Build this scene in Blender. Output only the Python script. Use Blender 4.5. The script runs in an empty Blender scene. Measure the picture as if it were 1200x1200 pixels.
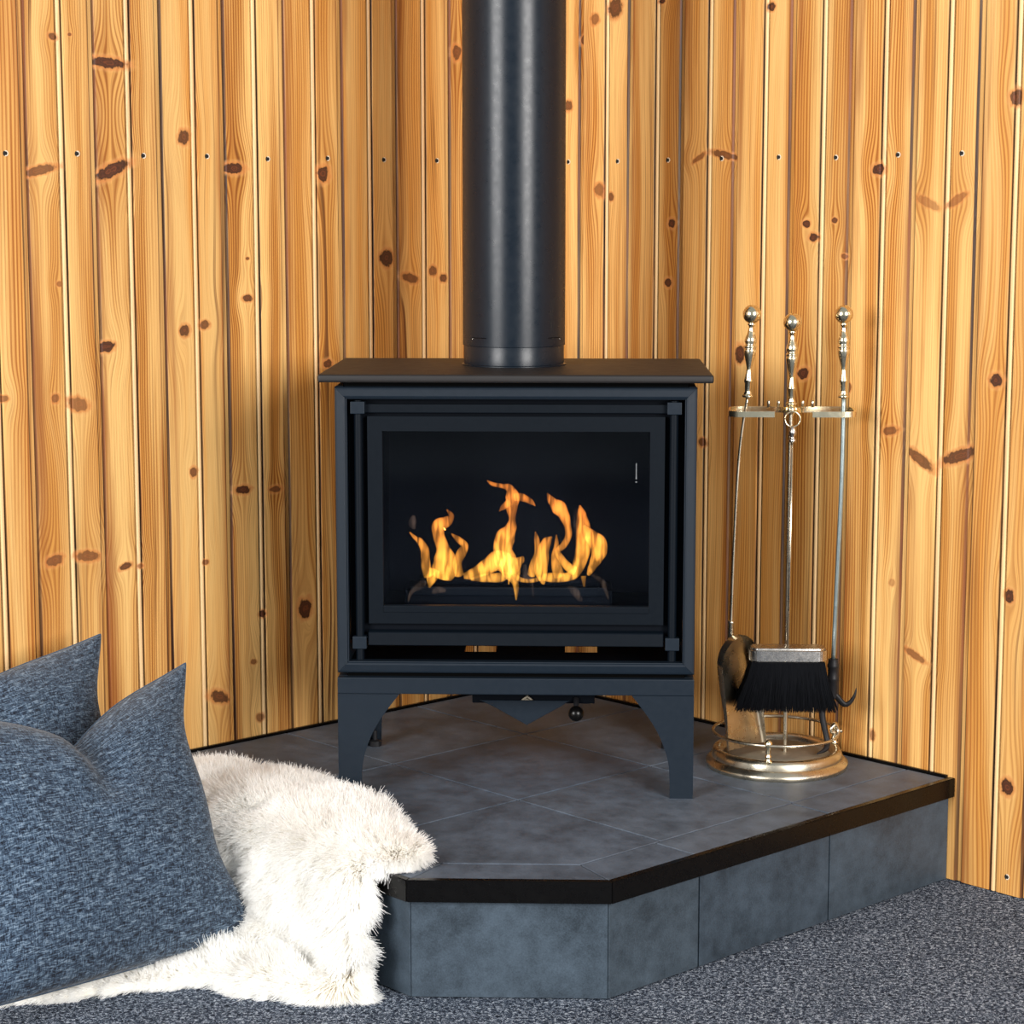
import bpy, bmesh, math, random
import numpy as np
from mathutils import Vector, Matrix

# ------------------------------------------------------------------ camera, world, light, exposure
sc = bpy.context.scene
C = sc.collection
PI = math.pi
R2 = math.sqrt(.5)
cam_d = bpy.data.cameras.new('camera')
cam_d.sensor_width = 36.0
cam_d.lens = 36.0 * 2507.8 / 1200.0
cam_d.clip_start = .05
cam = bpy.data.objects.new('camera', cam_d)
C.objects.link(cam)
cam.location = (.106, -4.591, 1.209)
cam.rotation_euler = (PI / 2 - .139, 0, .032)
sc.camera = cam

world = bpy.data.worlds.new('room_light')
sc.world = world
world.use_nodes = True
bg = world.node_tree.nodes['Background']
bg.inputs['Color'].default_value = (.82, .92, 1.0, 1)
bg.inputs['Strength'].default_value = .42

def window_light(name, loc, target, sx, sy, power, col):
    d = bpy.data.lights.new(name, 'AREA')
    d.shape = 'RECTANGLE'; d.size = sx; d.size_y = sy; d.energy = power; d.color = col
    o = bpy.data.objects.new(name, d); C.objects.link(o)
    o.location = loc
    o.rotation_euler = (Vector(target) - Vector(loc)).to_track_quat('-Z', 'Y').to_euler()
    return o
window_light('window_light_right', (2.75, -5.3, 1.95), (0, -.5, 1.15), 1.7, 2.2, 325, (1, .97, .94))
window_light('window_light_left', (-3.1, -4.9, 1.95), (0, -.5, 1.15), 1.9, 2.2, 290, (1, .98, .96))

sc.view_settings.view_transform = 'Standard'
sc.view_settings.look = 'None'
sc.view_settings.gamma = 1.0
sc.view_settings.use_curve_mapping = False
sc.view_settings.exposure = 0.0
sc.cycles.use_denoising = True
sc.cycles.max_bounces = 12
sc.cycles.diffuse_bounces = 10
sc.cycles.transparent_max_bounces = 24
sc.cycles.volume_bounces = 0

rnd = random.Random(7)

# ------------------------------------------------------------------ node helpers
class NT:
    def __init__(s, tree): s.t = tree; s.n = tree.nodes; s.l = tree.links
    def node(s, typ, **kw):
        n = s.n.new(typ)
        for k, v in kw.items(): setattr(n, k, v)
        return n
    def put(s, sock, v):
        if hasattr(v, 'is_output') or isinstance(v, bpy.types.NodeSocket): s.l.new(v, sock)
        elif v is not None: sock.default_value = v
    def m(s, op, a, b=None, c=None, clamp=False):
        n = s.node('ShaderNodeMath', operation=op, use_clamp=clamp)
        s.put(n.inputs[0], a)
        if b is not None: s.put(n.inputs[1], b)
        if c is not None: s.put(n.inputs[2], c)
        return n.outputs[0]
    def vec(s, x, y, z):
        n = s.node('ShaderNodeCombineXYZ')
        s.put(n.inputs[0], x); s.put(n.inputs[1], y); s.put(n.inputs[2], z)
        return n.outputs[0]
    def mapr(s, v, a, b, c=0., d=1., smooth=False):
        n = s.node('ShaderNodeMapRange', interpolation_type='SMOOTHSTEP' if smooth else 'LINEAR')
        s.put(n.inputs['Value'], v)
        for k, q in zip(('From Min', 'From Max', 'To Min', 'To Max'), (a, b, c, d)): n.inputs[k].default_value = q
        return n.outputs['Result']
    def mix(s, f, a, b, blend='MIX'):
        n = s.node('ShaderNodeMix', data_type='RGBA', blend_type=blend)
        s.put(n.inputs[0], f)
        s.put(n.inputs[6], a if not isinstance(a, tuple) else (*a, 1)[:4])
        s.put(n.inputs[7], b if not isinstance(b, tuple) else (*b, 1)[:4])
        return n.outputs[2]
    def noise(s, v, scale, detail=2., rough=.5, dist=0.):
        n = s.node('ShaderNodeTexNoise')
        if v is not None: s.put(n.inputs['Vector'], v)
        n.inputs['Scale'].default_value = scale; n.inputs['Detail'].default_value = detail
        n.inputs['Roughness'].default_value = rough; n.inputs['Distortion'].default_value = dist
        return n.outputs['Fac']
    def ramp(s, f, stops):
        n = s.node('ShaderNodeValToRGB'); s.put(n.inputs[0], f)
        e = n.color_ramp.elements
        while len(e) < len(stops): e.new(.5)
        for el, (p, c) in zip(e, stops): el.position = p; el.color = (*c, 1)[:4]
        return n.outputs[0]

def lin(r, g, b):
    f = lambda v: ((v / 255 + .055) / 1.055) ** 2.4 if v > 10 else v / 255 / 12.92
    return (f(r), f(g), f(b))

def material(name):
    m = bpy.data.materials.new(name); m.use_nodes = True
    t = NT(m.node_tree); b = t.n['Principled BSDF']
    return m, t, b
def coords(t, kind='Object'):
    return t.node('ShaderNodeTexCoord').outputs[kind]
def bump(t, b, h, strength, dist=.001):
    n = t.node('ShaderNodeBump'); n.inputs['Strength'].default_value = strength; n.inputs['Distance'].default_value = dist
    t.put(n.inputs['Height'], h); t.l.new(n.outputs[0], b.inputs['Normal'])

def paint(name, col, rough=.5, metal=0., var=.12, scale=60., bumpy=.0, spec=.5, coat=0.):
    m, t, b = material(name)
    c = coords(t)
    n = t.noise(c, scale, 4, .6)
    dark = tuple(v * (1 - var) for v in col); light = tuple(min(1, v * (1 + var)) for v in col)
    t.put(b.inputs['Base Color'], t.mix(n, dark, light))
    t.put(b.inputs['Roughness'], t.mapr(n, .2, .8, max(.02, rough - .06), min(1, rough + .06)))
    b.inputs['Metallic'].default_value = metal
    b.inputs['Specular IOR Level'].default_value = spec
    b.inputs['Coat Weight'].default_value = coat
    if bumpy: bump(t, b, t.noise(c, scale * 12, 2, .6), bumpy, .0006)
    return m

# ------------------------------------------------------------------ wood
def knot_group():
    g = bpy.data.node_groups.new('knot', 'ShaderNodeTree')
    it = g.interface
    names = ('U', 'Z', 'CU', 'CZ', 'RU', 'RV', 'CO', 'SI', 'DK', 'WOB')
    for n in names: it.new_socket(n, in_out='INPUT', socket_type='NodeSocketFloat')
    for n in ('Disp', 'Core', 'Halo', 'D'): it.new_socket(n, in_out='OUTPUT', socket_type='NodeSocketFloat')
    t = NT(g)
    i = t.node('NodeGroupInput'); o = t.node('NodeGroupOutput')
    I = i.outputs
    du = t.m('SUBTRACT', I['U'], I['CU']); dz = t.m('SUBTRACT', I['Z'], I['CZ'])
    x = t.m('ADD', t.m('MULTIPLY', du, I['CO']), t.m('MULTIPLY', dz, I['SI']))
    y = t.m('SUBTRACT', t.m('MULTIPLY', dz, I['CO']), t.m('MULTIPLY', du, I['SI']))
    x = t.m('DIVIDE', x, I['RU']); y = t.m('DIVIDE', y, I['RV'])
    d = t.m('SQRT', t.m('ADD', t.m('MULTIPLY', x, x), t.m('MULTIPLY', y, y)))
    dn = t.m('ADD', d, I['WOB'])
    core = t.m('MULTIPLY', t.mapr(dn, 1.12, .82, 0, 1, True), I['DK'])
    halo = t.m('MULTIPLY', t.mapr(dn, 2.0, .9, 0, 1, True), I['DK'])
    rm = t.m('MINIMUM', I['RU'], .016)
    ex = t.m('DIVIDE', du, t.m('MULTIPLY', rm, 2.6)); ez = t.m('DIVIDE', dz, t.m('MULTIPLY', I['RV'], 6.))
    e = t.m('EXPONENT', t.m('MULTIPLY', t.m('ADD', t.m('MULTIPLY', ex, ex), t.m('MULTIPLY', ez, ez)), -1.))
    t.put(o.inputs['Disp'], t.m('MULTIPLY', t.m('MULTIPLY', du, -.85), e))
    t.put(o.inputs['Core'], core); t.put(o.inputs['Halo'], halo); t.put(o.inputs['D'], dn)
    return g
KNOT = knot_group()

def wood(name, knots, seed, tone, contrast, streak, W, off):
    """pine board: x across the board (0..W), z along it"""
    r = random.Random(seed)
    m, t, b = material(name)
    s = t.node('ShaderNodeSeparateXYZ'); t.l.new(coords(t), s.inputs[0])
    u, z = s.outputs[0], s.outputs[2]
    o1, o2 = r.uniform(0, 50), r.uniform(0, 50)
    wob = t.m('MULTIPLY', t.m('SUBTRACT', t.noise(t.vec(t.m('MULTIPLY', u, 110.), o1, t.m('MULTIPLY', z, 80.)), 1., 3), .5), 1.1)
    disp = core = halo = dmin = None
    for (cu, cz, ru, rv, an, dk) in knots:
        g = t.node('ShaderNodeGroup'); g.node_tree = KNOT
        t.put(g.inputs['U'], u); t.put(g.inputs['Z'], z); t.put(g.inputs['WOB'], wob)
        for k, v in zip(('CU', 'CZ', 'RU', 'RV', 'CO', 'SI', 'DK'), (cu, cz, ru, rv, math.cos(an), math.sin(an), dk)): g.inputs[k].default_value = v
        q = g.outputs
        if disp is None: disp, core, halo, dmin = q['Disp'], q['Core'], q['Halo'], q['D']
        else:
            disp = t.m('ADD', disp, q['Disp']); core = t.m('MAXIMUM', core, q['Core'])
            halo = t.m('MAXIMUM', halo, q['Halo']); dmin = t.m('MINIMUM', dmin, q['D'])
    low = t.noise(t.vec(t.m('MULTIPLY', u, 9.), o1, t.m('MULTIPLY', z, 1.1)), 1., 1.)
    uw = t.m('ADD', u, t.m('MULTIPLY', t.m('SUBTRACT', low, .5), r.uniform(.03, .09)))
    if disp is not None: uw = t.m('ADD', uw, disp)
    med = t.noise(t.vec(t.m('MULTIPLY', uw, 55.), o2, t.m('MULTIPLY', z, .55)), 1., 1.5)
    per = r.uniform(.0042, .0068)
    ph = t.m('ADD', t.m('MULTIPLY', uw, 2 * PI / per), t.m('MULTIPLY', med, 5.))
    ring = t.m('POWER', t.m('MULTIPLY_ADD', t.m('SINE', ph), .5, .5), 1.7)
    fine = t.noise(t.vec(t.m('MULTIPLY', uw, 900.), o2, t.m('MULTIPLY', z, 6.)), 1., 3., .6)
    wide = t.noise(t.vec(t.m('MULTIPLY', uw, 26.), o1 + 9, t.m('MULTIPLY', z, .9)), 1., 2.)
    strength = t.mapr(wide, .34, .64, .10, 1., True)
    light = tuple(a * tone[0] for a in lin(236, 188, 116)); mid = tuple(a * tone[1] for a in lin(156, 88, 28)); amber = tuple(a * tone[2] for a in lin(214, 148, 68))
    base = t.mix(t.mapr(wide, .3, .7, 0, 1, True), light, amber)
    f = t.m('MULTIPLY', t.m('MULTIPLY', ring, strength), contrast, clamp=True)
    col = t.mix(f, base, mid)
    col = t.mix(t.mapr(fine, .46, .74, 0, .45 * contrast + .12), col, tuple(a * .75 for a in mid))
    # burnt brown streaks that follow the grain
    st = t.noise(t.vec(t.m('MULTIPLY', uw, 120.), o1 + 21, t.m('MULTIPLY', z, .7)), 1., 2., .6)
    patch = t.noise(t.vec(t.m('MULTIPLY', u, 14.), o2 + 4, t.m('MULTIPLY', z, 1.3)), 1., 2.)
    sf = t.m('MULTIPLY', t.m('MULTIPLY', t.mapr(st, .52, .68, 0, 1, True), t.mapr(patch, .5, .66, 0, 1, True)), streak)
    col = t.mix(sf, col, lin(92, 50, 20))
    # bead in the middle of the board: mixed paler
    uo = t.m('ADD', u, off)
    bead = t.mapr(t.m('ABSOLUTE', t.m('SUBTRACT', uo, .070)), .0046, .0036, 0, .6, True)
    col = t.mix(bead, col, lin(248, 214, 164))
    # dark stain collected in the grooves (uneven along the board)
    gz = t.noise(t.vec(t.m('MULTIPLY', u, 300.), o1 + 3, t.m('MULTIPLY', z, 2.2)), 1., 3., .6)
    gr = None
    for pos, wd, am in ((.0105, .0030, 1.), (.1392, .0034, 1.), (.0634, .0019, .8), (.0766, .0019, .8), (.0, .0014, .9)):
        dd = t.m('ABSOLUTE', t.m('SUBTRACT', uo, pos))
        q = t.m('MULTIPLY', t.m('SUBTRACT', 1., t.m('DIVIDE', dd, t.m('MULTIPLY', t.mapr(gz, .3, .75, .45, 1.7), wd)), clamp=True), am)
        q = t.m('MULTIPLY', q, 1.7, clamp=True)
        gr = q if gr is None else t.m('MAXIMUM', gr, q)
    col = t.mix(t.m('MULTIPLY', gr, t.mapr(gz, .25, .6, .72, 1.)), col, lin(34, 16, 9))
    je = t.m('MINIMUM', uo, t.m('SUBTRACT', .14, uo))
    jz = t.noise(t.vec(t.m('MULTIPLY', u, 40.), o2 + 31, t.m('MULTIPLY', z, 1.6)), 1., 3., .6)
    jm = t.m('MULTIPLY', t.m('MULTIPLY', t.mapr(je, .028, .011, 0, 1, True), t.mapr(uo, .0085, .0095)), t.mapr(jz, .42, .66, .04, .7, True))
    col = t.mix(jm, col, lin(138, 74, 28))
    if core is not None:
        col = t.mix(t.m('MULTIPLY', halo, .38), col, lin(246, 196, 128))
        hz_ = t.m('MULTIPLY', t.mapr(dmin, 1.75, 1.0, 0, 1, True), t.m('MINIMUM', t.m('MULTIPLY', halo, 2.), 1.))
        col = t.mix(t.m('MULTIPLY', hz_, .62), col, lin(186, 102, 40))
        rg = t.m('MULTIPLY_ADD', t.m('SINE', t.m('MULTIPLY', dmin, 17.)), .5, .5)
        kc = t.mix(t.mapr(dmin, .25, 1., 0, 1), t.mix(rg, lin(98, 46, 24), lin(58, 26, 15)), lin(30, 13, 9))
        col = t.mix(t.m('MULTIPLY', core, .95), col, kc)
    t.put(b.inputs['Base Color'], col)
    b.inputs['Roughness'].default_value = .48
    b.inputs['Specular IOR Level'].default_value = .35
    bump(t, b, t.m('ADD', ring, fine), .12, .0008)
    return m

# ------------------------------------------------------------------ mesh helpers (world coordinates in, made local to the parent)
def tag(o, label, cat, group=None):
    o['label'] = label; o['category'] = cat
    if group: o['group'] = group
    return o
def thing(name, label, cat, loc, group=None):
    o = bpy.data.objects.new(name, None); C.objects.link(o)
    o.location = loc; o.empty_display_size = .05
    return tag(o, label, cat, group)
def origin(o):
    v = Vector((0, 0, 0))
    while o is not None: v += o.location; o = o.parent
    return v
def link(name, me, mat, parent=None, smooth=False, loc=None):
    o = bpy.data.objects.new(name, me); C.objects.link(o)
    po = origin(parent)
    if loc is not None:
        loc = Vector(loc); me.transform(Matrix.Translation(-loc)); o.location = loc - po
    else: me.transform(Matrix.Translation(-po))
    if parent: o.parent = parent
    for m in (mat if isinstance(mat, (list, tuple)) else [mat]): me.materials.append(m)
    if smooth:
        for p in me.polygons: p.use_smooth = True
    return o
def obj(name, bm, mat, parent=None, smooth=False, angle=None, loc=None):
    bmesh.ops.recalc_face_normals(bm, faces=bm.faces[:])
    me = bpy.data.meshes.new(name); bm.to_mesh(me); bm.free()
    o = link(name, me, mat, parent, smooth or angle is not None, loc)
    if angle is not None:
        try: me.set_sharp_from_angle(angle=math.radians(angle))
        except Exception: pass
    return o
def box(x0, x1, y0, y1, z0, z1, bev=0., seg=2, bm=None):
    b = bmesh.new()
    bmesh.ops.create_cube(b, size=1.)
    for v in b.verts:
        v.co = Vector(((x0 + x1) / 2 + v.co.x * (x1 - x0), (y0 + y1) / 2 + v.co.y * (y1 - y0), (z0 + z1) / 2 + v.co.z * (z1 - z0)))
    if bev: bmesh.ops.bevel(b, geom=b.edges[:], offset=bev, segments=seg, affect='EDGES', profile=.6)
    if bm is None: return b
    join(bm, b); return bm
def join(bm, b):
    me = bpy.data.meshes.new('tmp'); b.to_mesh(me); b.free(); bm.from_mesh(me); bpy.data.meshes.remove(me)
def prism(pts, h, bev=0., bm=None, seg=1):
    """pts: list of 3-D points of a planar polygon; h: extrusion vector"""
    b = bmesh.new()
    h = Vector(h)
    a = [b.verts.new(Vector(p)) for p in pts]; c = [b.verts.new(Vector(p) + h) for p in pts]
    b.faces.new(a); b.faces.new(c[::-1])
    for i in range(len(pts)):
        j = (i + 1) % len(pts); b.faces.new((a[i], a[j], c[j], c[i]))
    bmesh.ops.recalc_face_normals(b, faces=b.faces[:])
    if bev: bmesh.ops.bevel(b, geom=b.edges[:], offset=bev, segments=seg, affect='EDGES')
    if bm is None: return b
    join(bm, b); return bm
def lathe(prof, cx=0, cy=0, n=40, bm=None, axis=None):
    """prof: (r, z) from bottom to top around the vertical through (cx, cy)"""
    b = bm or bmesh.new()
    rings = []
    for r, z in prof:
        if r < 1e-6: rings.append([b.verts.new((cx, cy, z))])
        else: rings.append([b.verts.new((cx + r * math.cos(2 * PI * k / n), cy + r * math.sin(2 * PI * k / n), z)) for k in range(n)])
    for p, q in zip(rings, rings[1:]):
        for k in range(n):
            k2 = (k + 1) % n
            if len(p) == 1 and len(q) == 1: continue
            if len(p) == 1: b.faces.new((p[0], q[k2], q[k]))
            elif len(q) == 1: b.faces.new((p[k], p[k2], q[0]))
            else: b.faces.new((p[k], p[k2], q[k2], q[k]))
    return b
def catmull(pts, n=8, closed=False):
    P = [Vector(p) for p in pts]; out = []
    N = len(P)
    for i in range(N if closed else N - 1):
        if closed: p0, p1, p2, p3 = P[i - 1], P[i], P[(i + 1) % N], P[(i + 2) % N]
        else: p0, p1, p2, p3 = P[max(i - 1, 0)], P[i], P[i + 1], P[min(i + 2, N - 1)]
        for k in range(n):
            s = k / n
            out.append(.5 * ((2 * p1) + (p2 - p0) * s + (2 * p0 - 5 * p1 + 4 * p2 - p3) * s * s + (3 * p1 - p0 - 3 * p2 + p3) * s ** 3))
    if not closed: out.append(P[-1])
    return out
def tube(path, rad, n=12, bm=None, closed=False, flat=None, up=None):
    """rad: number, list of numbers or list of (rx, ry); up: reference direction for the ry axis"""
    b = bm or bmesh.new()
    P = [Vector(p) for p in path]; N = len(P)
    rings = []; ref = Vector(up) if up else None
    prev = None
    for i in range(N):
        if closed: tn = P[(i + 1) % N] - P[i - 1]
        else: tn = P[min(i + 1, N - 1)] - P[max(i - 1, 0)]
        tn.normalize()
        if ref is not None: a = ref - tn * ref.dot(tn)
        elif prev is None: a = tn.orthogonal()
        else: a = prev - tn * prev.dot(tn)
        a.normalize(); prev = a
        c = tn.cross(a)
        r = rad[i] if isinstance(rad, (list, tuple)) else rad
        rx, ry = r if isinstance(r, (list, tuple)) else (r, r)
        rings.append([b.verts.new(P[i] + c * rx * math.cos(2 * PI * k / n) + a * ry * math.sin(2 * PI * k / n)) for k in range(n)])
    pairs = list(zip(rings, rings[1:])) + ([(rings[-1], rings[0])] if closed else [])
    for p, q in pairs:
        for k in range(n): b.faces.new((p[k], p[(k + 1) % n], q[(k + 1) % n], q[k]))
    if not closed: b.faces.new(rings[0][::-1]); b.faces.new(rings[-1])
    return b
def ribbon(path, w, h, bm=None, closed=False):
    """flat band standing on edge: horizontal thickness w, height h"""
    b = bm or bmesh.new()
    P = [Vector(p) for p in path]; N = len(P); rings = []
    for i in range(N):
        tn = (P[min(i + 1, N - 1)] - P[max(i - 1, 0)]); tn.z = 0; tn.normalize()
        c = Vector((-tn.y, tn.x, 0)) * w / 2
        up = Vector((0, 0, h / 2))
        rings.append([b.verts.new(P[i] + d) for d in (c + up, -c + up, -c - up, c - up)])
    for p, q in zip(rings, rings[1:]):
        for k in range(4): b.faces.new((p[k], p[(k + 1) % 4], q[(k + 1) % 4], q[k]))
    b.faces.new(rings[0][::-1]); b.faces.new(rings[-1])
    return b
def clip(poly, n, d):
    """keep the part of a 2-D polygon with n.p <= d"""
    out = []
    for i in range(len(poly)):
        p, q = poly[i], poly[(i + 1) % len(poly)]
        a = n[0] * p[0] + n[1] * p[1] - d; c = n[0] * q[0] + n[1] * q[1] - d
        if a <= 0: out.append(p)
        if a * c < 0:
            s = a / (a - c); out.append((p[0] + (q[0] - p[0]) * s, p[1] + (q[1] - p[1]) * s))
    return out
def inset(poly, g):
    """shrink a convex polygon by g"""
    ar = sum(poly[i][0] * poly[(i + 1) % len(poly)][1] - poly[(i + 1) % len(poly)][0] * poly[i][1] for i in range(len(poly)))
    if ar < 0: poly = poly[::-1]
    out = list(poly)
    for i in range(len(poly)):
        p, q = poly[i], poly[(i + 1) % len(poly)]
        ex, ey = q[0] - p[0], q[1] - p[1]; L = math.hypot(ex, ey)
        if L < 1e-6: continue
        n = (ey / L, -ex / L)
        out = clip(out, n, n[0] * p[0] + n[1] * p[1] - g)
        if not out: return []
    return out
def ab(a, b, z=0.): return Vector(((a - b) * R2, -(a + b) * R2, z))     # a: along the right wall, b: along the left wall
def hairs(name, pts, rad, mat, parent):
    """pts: array (strands, points, 3) in world space; rad: array (strands, points)"""
    n, k, _ = pts.shape
    hc = bpy.data.hair_curves.new(name)
    hc.add_curves([k] * n)
    po = np.array(origin(parent))
    hc.attributes['position'].data.foreach_set('vector', (pts - po).astype(np.float32).ravel())
    at = hc.attributes.get('radius') or hc.attributes.new('radius', 'FLOAT', 'POINT')
    at.data.foreach_set('value', rad.astype(np.float32).ravel())
    hc.materials.append(mat)
    o = bpy.data.objects.new(name, hc); C.objects.link(o); o.parent = parent
    o['kind'] = 'stuff'
    return o

# ------------------------------------------------------------------ materials
M_paint = paint('black_stove_paint', (.0068, .0122, .0198), .46, 0, .1, 90, .05, .20)
M_paint2 = paint('dark_stove_paint', (.0018, .0040, .0072), .5, 0, .1, 90, .05, .11)
M_plate = paint('cast_top_plate', (.011, .0095, .0095), .55, 0, .2, 40, .12, .35)
M_flue = paint('flue_enamel', (.0030, .0070, .0130), .30, 0, .06, 70, .02, .28)
M_box = paint('firebox_black', (.0022, .0034, .006), .6, 0, .2, 60, .1, .06)
M_gap = paint('black_gap', (.002, .002, .002), .8, 0, .1, 60, 0, .05)
M_brass = paint('polished_brass', (.82, .72, .50), .17, 1., .10, 40)
M_brass2 = paint('aged_brass', (.60, .53, .41), .28, 1., .25, 30)
M_dull = paint('dusty_brass_tray', (.30, .26, .20), .55, .6, .3, 90, .2)
M_silver = paint('worn_nickel', (.62, .58, .53), .26, 1., .18, 120, .05)
M_steel = paint('grey_green_steel', (.30, .36, .36), .4, .85, .15, 60)
M_iron = paint('black_iron', (.012, .012, .014), .5, .1, .25, 60, .2, .3)
M_trim = paint('black_edge_trim', (.0022, .002, .002), .28, 0, .2, 50, 0, .22)
M_grout = paint('dark_grout', (.05, .058, .072), .9, 0, .2, 90, .3)
M_brist = paint('black_bristle', (.003, .0035, .005), .7, 0, .2, 90, 0, .08)
M_nail_shade = paint('nail_hole_shade', (.006, .005, .004), .8, 0, .1, 50)
M_rim_lit = paint('nail_hole_lit_rim', (.72, .60, .45), .5, 0, .1, 50)

def tile_mat(name, col):
    m, t, b = material(name)
    c = coords(t)
    oi = t.node('ShaderNodeObjectInfo').outputs['Random']
    a = t.noise(c, 11, 5, .62); f = t.noise(c, 420, 2, .7); g = t.noise(c, 45, 4, .65)
    v = t.m('ADD', t.m('MULTIPLY', a, .45), t.m('ADD', t.m('MULTIPLY', f, .3), t.m('MULTIPLY', g, .25)))
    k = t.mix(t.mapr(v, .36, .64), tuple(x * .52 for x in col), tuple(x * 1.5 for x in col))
    k = t.mix(1., k, t.ramp(oi, ((0, (.86, .88, .92)), (1, (1.1, 1.08, 1.06)))), 'MULTIPLY')
    t.put(b.inputs['Base Color'], k)
    t.put(b.inputs['Roughness'], t.mapr(v, .3, .7, .42, .6))
    b.inputs['Specular IOR Level'].default_value = .32
    bump(t, b, t.m('ADD', f, g), .18, .0006)
    return m
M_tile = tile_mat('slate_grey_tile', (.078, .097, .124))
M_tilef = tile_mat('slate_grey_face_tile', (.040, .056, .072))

def carpet_mat():
    m, t, b = material('fleck_carpet')
    c = coords(t)
    n1 = t.noise(c, 165, 4, .8, .8); n2 = t.noise(c, 480, 2, .6); n3 = t.noise(c, 9, 3)
    v = t.m('ADD', t.m('MULTIPLY', n1, .7), t.m('MULTIPLY', n2, .3))
    k = t.ramp(v, ((.40, lin(14, 18, 26)), (.48, lin(50, 60, 76)), (.53, lin(100, 113, 132)), (.585, lin(205, 215, 228))))
    k = t.mix(1., k, t.ramp(n3, ((.3, (.72, .71, .70)), (.7, (.90, .88, .86)))), 'MULTIPLY')
    t.put(b.inputs['Base Color'], k); b.inputs['Roughness'].default_value = .95
    b.inputs['Specular IOR Level'].default_value = .1
    bump(t, b, v, .9, .006)
    return m
M_carpet = carpet_mat()

def fabric_mat(name, seed, bright):
    m, t, b = material(name)
    s = t.node('ShaderNodeSeparateXYZ'); t.l.new(coords(t, 'UV'), s.inputs[0])
    u, v = s.outputs[0], s.outputs[1]
    wz = t.noise(t.vec(u, v, seed), 18, 2)
    u2 = t.m('ADD', u, t.m('MULTIPLY', wz, .012)); v2 = t.m('ADD', v, t.m('MULTIPLY', wz, .016))
    weft = t.noise(t.vec(t.m('MULTIPLY', u2, 42.), t.m('MULTIPLY', v2, 215.), seed), 1., 3., .62)
    warp = t.noise(t.vec(t.m('MULTIPLY', u2, 225.), t.m('MULTIPLY', v2, 52.), seed + 4), 1., 3., .62)
    slub = t.noise(t.vec(t.m('MULTIPLY', u, 24.), t.m('MULTIPLY', v, 60.), seed + 8), 1., 3., .6)
    tone = t.m('ADD', t.m('MULTIPLY', slub, .30), t.m('ADD', t.m('MULTIPLY', weft, .52), t.m('MULTIPLY', warp, .18)))
    k = t.ramp(tone, ((.40, lin(18, 23, 33)), (.47, lin(48, 62, 81)), (.53, lin(78, 98, 119)), (.60, lin(132, 150, 168))))
    k = t.mix(t.mapr(warp, .44, .36, 0, .75), k, lin(20, 26, 40))
    k = t.mix(t.mapr(warp, .57, .66, 0, .5), k, lin(120, 142, 168))
    k = t.mix(1., k, (bright, bright, bright), 'MULTIPLY')
    t.put(b.inputs['Base Color'], k); b.inputs['Roughness'].default_value = .9
    b.inputs['Specular IOR Level'].default_value = .15
    b.inputs['Sheen Weight'].default_value = .15
    bump(t, b, tone, .8, .003)
    return m
M_fab1 = fabric_mat('navy_chenille', 1., .66)
M_fab2 = fabric_mat('navy_chenille_back', 15., .68)

# ------------------------------------------------------------------ floor
FS = 7.
fl = obj('floor', box(-3.6, 3.6, -FS, .05, -.06, 0), M_carpet)
fl['kind'] = 'structure'

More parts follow.
